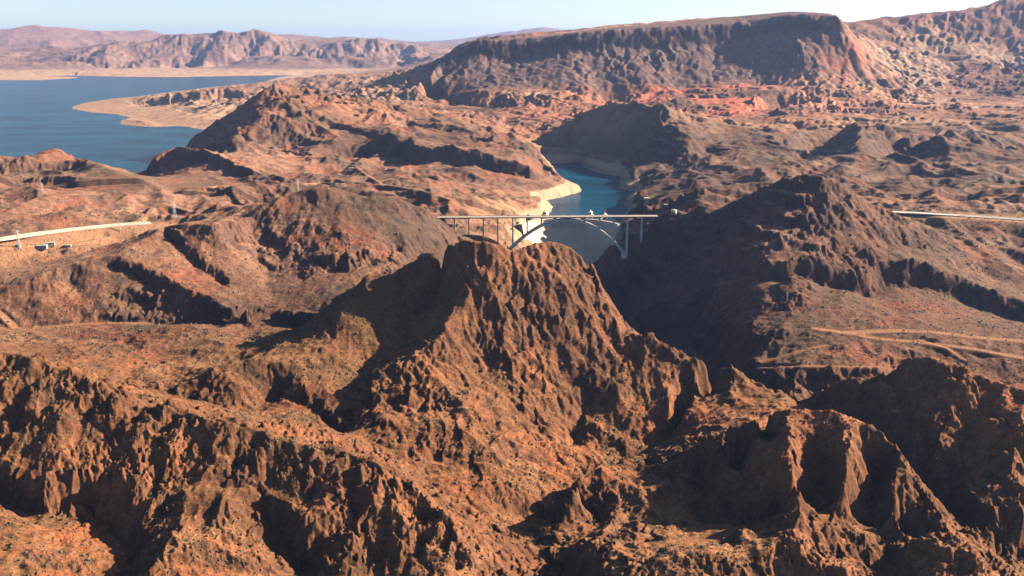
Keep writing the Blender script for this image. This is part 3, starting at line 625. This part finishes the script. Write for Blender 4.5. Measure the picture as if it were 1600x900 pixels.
# water
def water_mat(name, col, sc):
    m, nt, b = principled(name); b.inputs['Base Color'].default_value = (*col, 1); b.inputs['Roughness'].default_value = 0.22; b.inputs['IOR'].default_value = 1.33
    b.inputs['Specular IOR Level'].default_value = 0.06
    tc = nt.nodes.new('ShaderNodeTexCoord'); mp = nt.nodes.new('ShaderNodeMapping'); mp.inputs['Scale'].default_value = (1, 3.0, 1)
    n = nt.nodes.new('ShaderNodeTexNoise'); n.inputs['Scale'].default_value = sc; n.inputs['Detail'].default_value = 6; n.inputs['Roughness'].default_value = 0.65
    nt.links.new(tc.outputs['Object'], mp.inputs[0]); nt.links.new(mp.outputs[0], n.inputs['Vector'])
    bp = nt.nodes.new('ShaderNodeBump'); bp.inputs['Strength'].default_value = 0.6; bp.inputs['Distance'].default_value = 0.25 / sc
    nt.links.new(n.outputs[0], bp.inputs['Height']); nt.links.new(bp.outputs[0], b.inputs['Normal'])
    n2 = nt.nodes.new('ShaderNodeTexNoise'); n2.inputs['Scale'].default_value = 0.0016; n2.inputs['Detail'].default_value = 5
    nt.links.new(mp.outputs[0], n2.inputs['Vector'])
    r = nt.nodes.new('ShaderNodeValToRGB'); r.color_ramp.elements[0].position = 0.35; r.color_ramp.elements[1].position = 0.65
    r.color_ramp.elements[0].color = (*[c * 0.6 for c in col], 1); r.color_ramp.elements[1].color = (*[c * 1.6 for c in col], 1)
    nt.links.new(n2.outputs[0], r.inputs[0]); nt.links.new(r.outputs[0], b.inputs['Base Color'])
    return m
WAT = water_mat('lake_water', (0.002, 0.036, 0.066), 0.06)
DXc = P(889, 345, 2900)[0]
bm = bmesh.new()
for q in ([(-60000, 3400), (60000, 3400), (60000, 60000), (-60000, 60000)], [(DXc + 183 * math.sin(a), 2755 + 183 * math.cos(a)) for a in [k * 0.1 - 1.1 for k in range(23)]] + [(700, 3400), (-60, 3400)]):
    bm.faces.new([bm.verts.new((x, y, 0)) for x, y in q])
o = link('lake_water', bm, WAT); o['kind'] = 'structure'
bm = bmesh.new(); bm.faces.new([bm.verts.new((x, y, -137)) for x, y in ((-200, 1200), (1500, 1200), (1200, 2850), (0, 2850))])
o = link('river_water', bm, WAT); o['kind'] = 'structure'

# ------------------------------------------------------------------ built things
def thing(name, label, cat, loc=(0, 0, 0), rz=0.0, group=None):
    o = bpy.data.objects.new(name, None); COL.objects.link(o); o.location = loc; o.rotation_euler = (0, 0, rz); o.empty_display_size = 5
    o['label'] = label; o['category'] = cat
    if group: o['group'] = group
    return o
def tag(o, label, cat, group=None):
    o['label'] = label; o['category'] = cat
    if group: o['group'] = group
    return o
def box(bm, x0, x1, y0, y1, z0, z1, tx=0.0, ty=0.0):
    """box, its top inset by tx, ty"""
    b = [bm.verts.new(c) for c in ((x0, y0, z0), (x1, y0, z0), (x1, y1, z0), (x0, y1, z0))]
    t = [bm.verts.new(c) for c in ((x0 + tx, y0 + ty, z1), (x1 - tx, y0 + ty, z1), (x1 - tx, y1 - ty, z1), (x0 + tx, y1 - ty, z1))]
    bm.faces.new(b[::-1]); bm.faces.new(t)
    for k in range(4): bm.faces.new((b[k], b[(k + 1) % 4], t[(k + 1) % 4], t[k]))
def bar(bm, p, q, r, n=6):
    p, q = Vector(p), Vector(q); d = (q - p).normalized(); a = d.orthogonal().normalized(); b = d.cross(a)
    r1 = [bm.verts.new(p + (a * math.cos(k * 2 * math.pi / n) + b * math.sin(k * 2 * math.pi / n)) * r) for k in range(n)]
    r2 = [bm.verts.new(q + (a * math.cos(k * 2 * math.pi / n) + b * math.sin(k * 2 * math.pi / n)) * r) for k in range(n)]
    for k in range(n): bm.faces.new((r1[k], r1[(k + 1) % n], r2[(k + 1) % n], r2[k]))
    bm.faces.new(r1[::-1]); bm.faces.new(r2)
def lathe(bm, prof, n=20, cx=0, cy=0):
    rings = [[bm.verts.new((cx + r * math.cos(k * 2 * math.pi / n), cy + r * math.sin(k * 2 * math.pi / n), z)) for k in range(n)] for r, z in prof]
    for a, b in zip(rings[:-1], rings[1:]):
        for k in range(n): bm.faces.new((a[k], a[(k + 1) % n], b[(k + 1) % n], b[k]))
    bm.faces.new(rings[-1]); bm.faces.new(rings[0][::-1])
def sweep(bm, pts, sec):
    """closed section [(across, up)] swept along a plan path"""
    P3 = [Vector(p) for p in pts]; rings = []
    for k, p in enumerate(P3):
        d = (P3[min(k + 1, len(P3) - 1)] - P3[max(k - 1, 0)]); d.z = 0; d.normalize(); n_ = Vector((-d.y, d.x, 0))
        rings.append([bm.verts.new(p + n_ * a + Vector((0, 0, b))) for a, b in sec])
    m_ = len(sec)
    for a, b in zip(rings[:-1], rings[1:]):
        for k in range(m_): bm.faces.new((a[k], b[k], b[(k + 1) % m_], a[(k + 1) % m_]))
    bm.faces.new(rings[0]); bm.faces.new(rings[-1][::-1])
def smooth_path(pts, step=12.0):
    out = []
    Q = [Vector(p) for p in pts]; Q = [2 * Q[0] - Q[1]] + Q + [2 * Q[-1] - Q[-2]]
    for k in range(1, len(Q) - 2):
        n = max(2, int((Q[k + 1] - Q[k]).length / step))
        for i in range(n):
            t = i / n; a, b, c, d = Q[k - 1:k + 3]
            out.append(0.5 * ((2 * b) + (c - a) * t + (2 * a - 5 * b + 4 * c - d) * t * t + (3 * b - a - 3 * c + d) * t ** 3))
    out.append(Q[-2]); return out

# the arch bridge over the gorge
DL, DR = Vector(P(683, 339.5, 2483)), Vector(P(1028, 337.5, 2490))
br = thing('arch_bridge', 'long pale concrete arch bridge spanning the gorge in front of the dam', 'bridge', (DL + DR) / 2)
O = br.location.copy(); ax = (DR - DL).normalized(); ay = Vector((-ax.y, ax.x, 0)).normalized()
def at_u(u): return DL + (DR - DL) * ((u - 683.0) / (1028.0 - 683.0)) - O
def loc_box(bm, c, hx, hy, z0, z1, tx=0.0, ty=0.0):
    vs_ = []
    for z, sx, sy in ((z0, hx, hy), (z1, hx - tx, hy - ty)):
        vs_.append([bm.verts.new(Vector((c.x, c.y, 0)) + ax * (sx * i) + ay * (sy * j) + Vector((0, 0, z - ax.z * 0))) for i, j in ((-1, -1), (1, -1), (1, 1), (-1, 1))])
    b, t = vs_; bm.faces.new(b[::-1]); bm.faces.new(t)
    for k in range(4): bm.faces.new((b[k], b[(k + 1) % 4], t[(k + 1) % 4], t[k]))
dk = [at_u(683 + 345 * k / 30) for k in range(31)]
bm = bmesh.new(); sweep(bm, dk, [(-12.5, 0), (-12.5, -0.5), (-6, -3.2), (6, -3.2), (12.5, -0.5), (12.5, 0)]); link('deck', bm, CONC, br)
bm = bmesh.new(); sweep(bm, dk, [(-11.6, 0.02), (-11.6, 0.12), (11.6, 0.12), (11.6, 0.02)]); link('road_surface', bm, ROADC, br)
for sgn in (-1, 1):
    bm = bmesh.new(); sweep(bm, dk, [(sgn * 12.5 - 0.3, 0.0), (sgn * 12.5 - 0.3, 1.5), (sgn * 12.5 + 0.3, 1.5), (sgn * 12.5 + 0.3, 0.0)]); link('parapet', bm, CONC, br)
bm = bmesh.new(); sweep(bm, dk, [(-0.35, 0.15), (-0.35, 1.0), (0.35, 1.0), (0.35, 0.15)]); link('median_barrier', bm, CONC, br)
UL, UR = 793.0, 977.0; ZL, ZR = 40.0, 36.0
def arch_pt(u):
    t = (u - UL) / (UR - UL); p = at_u(u); top = O.z - 8.5
    zl = ZL + (ZR - ZL) * t; return Vector((p.x, p.y, zl + (top - zl) * (1 - (2 * t - 1) ** 2) - O.z))
for sgn in (-1, 1):
    bm = bmesh.new(); N = 40; rings = []
    for k in range(N + 1):
        u = UL + (UR - UL) * k / N; p = arch_pt(u); q = arch_pt(min(u + 1, UR)) - arch_pt(max(u - 1, UL)); q.normalize(); nn = ay.cross(q).normalized()
        if nn.z < 0: nn = -nn
        hd = 2.6 + 0.9 * abs(2 * k / N - 1)
        rings.append([bm.verts.new(p + ay * (sgn * 7.5 + a * 3.0) + nn * (b * hd)) for a, b in ((-1, -1), (1, -1), (1, 1), (-1, 1))])
    for a, b in zip(rings[:-1], rings[1:]):
        for k in range(4): bm.faces.new((a[k], b[k], b[(k + 1) % 4], a[(k + 1) % 4]))
    bm.faces.new(rings[0]); bm.faces.new(rings[-1][::-1]); bmesh.ops.recalc_face_normals(bm, faces=bm.faces); link('arch_rib', bm, CONC_D, br)
for u in (823, 845, 868, 891, 914, 937, 959):
    bm = bmesh.new(); p = arch_pt(u); bar(bm, p - ay * 4.3, p + ay * 4.3, 1.2, 4); link('cross_strut', bm, CONC_D, br)
for u in (710, 732.5, 755, 777.5, 801, 823.5, 846, 868.5, 891, 914, 937, 959, 980.5, 1003):
    p = at_u(u); w_ = p + O
    bm = bmesh.new(); loc_box(bm, p, 1.4, 11.0, p.z - 5.2, p.z - 3.25); link('cap_beam', bm, CONC_D, br)
    for sgn in (-1, 1):
        c = p + ay * (sgn * 7.5); cw = c + O
        if 801 <= u <= 970: zb = arch_pt(u).z + 2.6
        else: zb = height(cw.x, cw.y) - O.z - 5
        if zb > p.z - 6: continue
        hh = (p.z - 5.2 - zb); bm = bmesh.new(); loc_box(bm, c, 1.7 + hh * 0.009, 2.0 + hh * 0.006, zb, p.z - 5.2, hh * 0.009, hh * 0.006); link('column', bm, CONC_D, br)
for u in (UL, UR):
    bm = bmesh.new(); p = arch_pt(u); loc_box(bm, p, 7, 14, p.z - 14, p.z + 1.5, 1, 1); link('arch_footing', bm, CONC_D, br)

# the arch dam
DX, DY, RO, PM = P(889, 345, 2900)[0], 2755.0, 190.0, math.radians(62)
dam = thing('concrete_dam', 'curved pale concrete gravity arch dam holding back the canyon reservoir behind the bridge', 'dam', (DX, DY, 0))
def ring(bm, prof, n=56, pm=PM):
    """prof: (radius, z) closed section revolved over the dam's arc"""
    rr = [[bm.verts.new((r * math.sin(-pm + 2 * pm * k / n), r * math.cos(-pm + 2 * pm * k / n), z)) for r, z in prof] for k in range(n + 1)]
    m_ = len(prof)
    for a, b in zip(rr[:-1], rr[1:]):
        for k in range(m_): bm.faces.new((a[k], a[(k + 1) % m_], b[(k + 1) % m_], b[k]))
    bm.faces.new(rr[0][::-1]); bm.faces.new(rr[-1]); bmesh.ops.recalc_face_normals(bm, faces=bm.faces)
bm = bmesh.new(); face = [(RO - 14 - 100 * ((47 - z) / 190) ** 1.6, z) for z in np.linspace(47, -143, 14)]
ring(bm, [(RO, -143), (RO, 47)] + face); link('dam_wall', bm, DAMC, dam)
bm = bmesh.new(); ring(bm, [(RO - 14.5, 47.02), (RO + 0.5, 47.02), (RO + 0.5, 47.6), (RO - 14.5, 47.6)]); link('crest_road', bm, ROADC, dam)
for r in (RO - 14.6, RO + 0.2):
    bm = bmesh.new(); ring(bm, [(r, 47.62), (r + 0.5, 47.62), (r + 0.5, 49.0), (r, 49.0)]); link('parapet', bm, DAMC, dam)
for ang in (-0.27, -0.10, 0.10, 0.27):
    r = RO - 17; x, y = r * math.sin(ang), r * math.cos(ang)
    bm = bmesh.new(); box(bm, x - 5.5, x + 5.5, y - 5, y + 2, 20, 58); box(bm, x - 4, x + 4, y - 4, y + 1, 58.05, 61); box(bm, x - 3, x - 2.2, y - 5.3, y - 5.02, 48, 56); box(bm, x + 2.2, x + 3, y - 5.3, y - 5.02, 48, 56)
    link('crest_tower', bm, DAMC, dam)
for k, (x, y, lab) in enumerate(((DX - 130, 2960, 'cream ribbed intake tower nearest the pale left canyon wall'), (DX - 75, 3010, 'cream ribbed intake tower second from the pale left canyon wall'),
                       (DX + 80, 3010, 'cream ribbed intake tower rising behind the right half of the bridge deck'), (DX + 125, 2965, 'ribbed intake tower closest to the shaded right canyon wall'))):
    t = thing('intake_tower', lab, 'intake tower', (x, y, 0), 0, 'intake towers in the reservoir behind the dam')
    bm = bmesh.new(); prof = [(13, -60), (12, 0), (11, 45), (11.8, 45.3), (11.8, 48)]; lathe(bm, prof, 24)
    for q in range(12):
        a = q * math.pi / 6; bar(bm, (12.4 * math.cos(a), 12.4 * math.sin(a), -20), (11.6 * math.cos(a), 11.6 * math.sin(a), 45), 0.9, 4)
    link('shaft', bm, DAMC, t)
    bm = bmesh.new(); lathe(bm, [(8, 48.05), (8, 55), (9, 55.3), (9, 56.5), (3, 59), (2, 63)], 16); link('tower_head', bm, DAMC, t)
    bm = bmesh.new(); d = Vector((DX - x, DY - y, 0)).normalized(); e = Vector((x - DX, y - DY, 0)).length - RO; nn = Vector((-d.y, d.x, 0))
    for s_ in (-1, 1): bar(bm, d * 11 + nn * s_ * 2 + Vector((0, 0, 47)), d * (e - 1) + nn * s_ * 2 + Vector((0, 0, 47)), 0.6, 4)
    link('footbridge', bm, CONC, t)

# highways
def road_piece(pts, half, top_mat):
    bm = bmesh.new(); sweep(bm, pts, [(-half, -0.2), (-half, -1.6), (half, -1.6), (half, -0.2)]); return bm
pl = smooth_path(HWY_L, 15); cut = min(range(len(pl)), key=lambda k: abs(pl[k].x / pl[k].y - P(70, 364, 2200)[0] / P(70, 364, 2200)[1]))
pr = smooth_path(HWY_R, 15); cutr = min(range(len(pr)), key=lambda k: abs(pr[k].x / pr[k].y - P(1500, 337, 2450)[0] / P(1500, 337, 2450)[1]))
for name, pts in (('highway', pl[cut:]), ('highway', pr[cutr:])):
    bm = bmesh.new(); sweep(bm, pts, [(-16, 0), (-16, -2.5), (16, -2.5), (16, 0)]); o = link(name, bm, ROADC); o['kind'] = 'structure'
    for s_, nm in ((-1, 'road_barrier'), (1, 'road_barrier'), (0, 'road_median')):
        bm = bmesh.new(); sweep(bm, pts, [(s_ * 15.8 - 0.3, 0.02), (s_ * 15.8 - 0.3, 1.1), (s_ * 15.8 + 0.3, 1.1), (s_ * 15.8 + 0.3, 0.02)]); link(nm, bm, CONC)['kind'] = 'structure'
    for s_ in (-8.6, -5.0, 5.0, 8.6):
        bm = bmesh.new(); sweep(bm, pts, [(s_ - 0.12, 0.006), (s_ - 0.12, 0.016), (s_ + 0.12, 0.016), (s_ + 0.12, 0.006)]); link('lane_marking', bm, WHITE)['kind'] = 'structure'
def viaduct(label, pts, step):
    m_ = pts[len(pts) // 2]; v = thing('road_viaduct', label, 'viaduct', m_); q = [p - m_ for p in pts]
    bm = bmesh.new(); sweep(bm, q, [(-16, 0), (-16, -1.4), (-11, -3.6), (11, -3.6), (16, -1.4), (16, 0)]); link('deck', bm, ROADC, v)
    for s_ in (-1, 1):
        bm = bmesh.new(); sweep(bm, q, [(s_ * 15.8 - 0.25, 0.02), (s_ * 15.8 - 0.25, 1.7), (s_ * 15.8 + 0.25, 1.7), (s_ * 15.8 + 0.25, 0.02)]); link('parapet', bm, CONC, v)
    for k in range(step // 2, len(q), step):
        p = q[k]; d = (q[min(k + 1, len(q) - 1)] - q[k - 1]).normalized(); n_ = Vector((-d.y, d.x, 0))
        for s_ in (-1, 1):
            c = p + n_ * s_ * 7; zb = height(c.x + m_.x, c.y + m_.y) - m_.z - 2
            bm = bmesh.new(); box(bm, c.x - 1.3, c.x + 1.3, c.y - 1.3, c.y + 1.3, zb, p.z - 3.62); link('pier', bm, CONC_D, v)
viaduct('cream highway viaduct curving in at the left edge above the graded yard', pl[:cut + 1], 4)
viaduct('straight cream highway viaduct on short piers at the right, beyond the dark peak', pr[:cutr + 1], 3)

# pylons
def pylon():
    t = thing('power_pylon', '', 'pylon'); Ht = 46.0
    bm = bmesh.new()
    for sx, sy in ((-1, -1), (1, -1), (1, 1), (-1, 1)): bar(bm, (sx * 3.6, sy * 3.6, -3), (sx * 0.7, sy * 0.7, Ht), 0.38, 4)
    for k in range(9):
        z0, z1 = k * Ht / 9, (k + 1) * Ht / 9; r0, r1 = 3.6 - 2.9 * z0 / Ht, 3.6 - 2.9 * z1 / Ht
        for a, b in (((-1, -1), (1, -1)), ((1, -1), (1, 1)), ((1, 1), (-1, 1)), ((-1, 1), (-1, -1))):
            bar(bm, (a[0] * r0, a[1] * r0, z0), (b[0] * r1, b[1] * r1, z1), 0.16, 4); bar(bm, (b[0] * r0, b[1] * r0, z0), (a[0] * r1, a[1] * r1, z1), 0.16, 4)
    link('lattice_mast', bm, STEEL, t)
    for z, l in ((30, 8), (36, 9.5), (42, 7)):
        bm = bmesh.new(); bar(bm, (-l, 0, z), (l, 0, z), 0.3, 4); bar(bm, (-l, 0, z), (0, 0, z + 2.5), 0.18, 4); bar(bm, (l, 0, z), (0, 0, z + 2.5), 0.18, 4)
        for s_ in (-1, 1): bar(bm, (s_ * l, 0, z), (s_ * l, 0, z - 2.5), 0.25, 6)
        link('cross_arm', bm, STEEL, t)
    return t
pyl = None
for u, v, h, lab in ((31, 391, 48, 'pale power pylon standing in the yard under the left viaduct'), (189, 363, 24, 'small pale pylon just below the thin end of the left highway'),
                     (273.5, 343, 50, 'tall slender pylon alone on the tan flat right of the left highway'), (67, 302, 30, 'pylon on the hillside between the left highway and the blue lake'),
                     (466, 300, 30, 'pylon beside the dirt track on the plateau left of the gorge')):
    x, y, z = hit(u, v, 1800)
    if pyl is None: o = pyl = pylon()
    else:
        o = pyl.copy(); COL.objects.link(o)
        for ch in pyl.children: c = ch.copy(); COL.objects.link(c); c.parent = o
    o.location = (x, y, z); o.rotation_euler = (0, 0, 1.15); o.scale = (h / 46.0,) * 3; o['label'] = lab; o['group'] = 'power pylons on the desert hills'; log('pylon', u, x, y, z)
# small buildings
def building(u, v, wx, wy, h, label, roofm, rz=0.0, name='low_building', pitched=True, y0=1800):
    x, y, z = hit(u, v, y0); t = thing(name, label, 'building', (x, y, z), rz)
    bm = bmesh.new(); box(bm, -wx / 2, wx / 2, -wy / 2, wy / 2, -4, h); link('wall', bm, WHITE, t)
    bm = bmesh.new()
    if pitched:
        v_ = [bm.verts.new(c) for c in ((-wx / 2 - 1, -wy / 2 - 1, h + 0.02), (wx / 2 + 1, -wy / 2 - 1, h + 0.02), (wx / 2 + 1, wy / 2 + 1, h + 0.02), (-wx / 2 - 1, wy / 2 + 1, h + 0.02), (-wx / 2 - 1, 0, h + wy * 0.2), (wx / 2 + 1, 0, h + wy * 0.2))]
        for f in ((3, 2, 1, 0), (0, 1, 5, 4), (2, 3, 4, 5), (0, 4, 3), (1, 2, 5)): bm.faces.new([v_[i] for i in f])
    else: box(bm, -wx / 2 - 0.6, wx / 2 + 0.6, -wy / 2 - 0.6, wy / 2 + 0.6, h + 0.02, h + 1.0)
    link('roof', bm, roofm, t)
    n = max(1, int(wx / 6))
    for k in range(n):
        cx = -wx / 2 + (k + 0.5) * wx / n; bm = bmesh.new(); box(bm, cx - 1.1, cx + 1.1, -wy / 2 - 0.06, -wy / 2 - 0.01, h * 0.35, h * 0.75); link('window', bm, GLASS, t)
    bm = bmesh.new(); box(bm, wx / 2 + 0.01, wx / 2 + 0.07, -1, 1, 0, min(2.6, h * 0.7)); link('door', bm, STEEL, t)
    log('bld', u, round(x), round(y), round(z)); return t
building(66, 387, 22, 14, 5, 'long grey-green roofed shed at the left of the highway yard', ROOF, 0.2)
building(79, 384, 20, 12, 5, 'smaller green roofed shed just right of the long one in the highway yard', ROOF, 0.35)
building(107, 386, 14, 9, 4, 'white flat roofed site office near the right end of the highway yard', WHITE, 0.1, 'site_office', False)
building(29, 388, 10, 7, 4, 'tiny white hut at the foot of the yard pylon', WHITE, 0, 'hut', False)
building(549, 266, 22, 14, 8, 'lone white cabin below the dark triangular cliff above the plateau road', WHITE, 0.3, 'cabin', False, 2600)
building(1010, 318, 16, 12, 15, 'tall pale block beside the dam on the shaded right bank', CONC, 0.1, 'lookout_building', False, 2300)
building(1043, 322, 24, 9, 5, 'long low pale building on the lot right of the bridge end', CONC, -0.2, 'visitor_building', False, 2300)
x, y, z = hit(1053, 334, 2300); t = thing('water_tank', 'round white tank on the slope right of the bridge end', 'tank', (x, y, z))
bm = bmesh.new(); lathe(bm, [(8, -6), (8, 9)], 28); link('tank_shell', bm, WHITE, t, True); bm = bmesh.new(); lathe(bm, [(8.3, 9.02), (8.2, 9.6), (4, 10.6), (0.5, 11)], 28); link('tank_roof', bm, WHITE, t)
# haze
bm = bmesh.new(); bmesh.ops.create_cube(bm, size=1.0)
for v_ in bm.verts: v_.co = Vector((v_.co.x * 110000, v_.co.y * 62000 + 30500, v_.co.z * 1350 + 515))
hm = bpy.data.materials.new('haze'); hm.use_nodes = True; nt = hm.node_tree; nt.nodes.clear()
pv = nt.nodes.new('ShaderNodeVolumePrincipled'); pv.inputs['Color'].default_value = (0.34, 0.52, 1.0, 1); pv.inputs['Density'].default_value = HAZE; pv.inputs['Anisotropy'].default_value = 0.2
mo = nt.nodes.new('ShaderNodeOutputMaterial'); nt.links.new(pv.outputs[0], mo.inputs['Volume'])
hz = link('haze', bm, hm); hz['kind'] = 'stuff'
log('done')
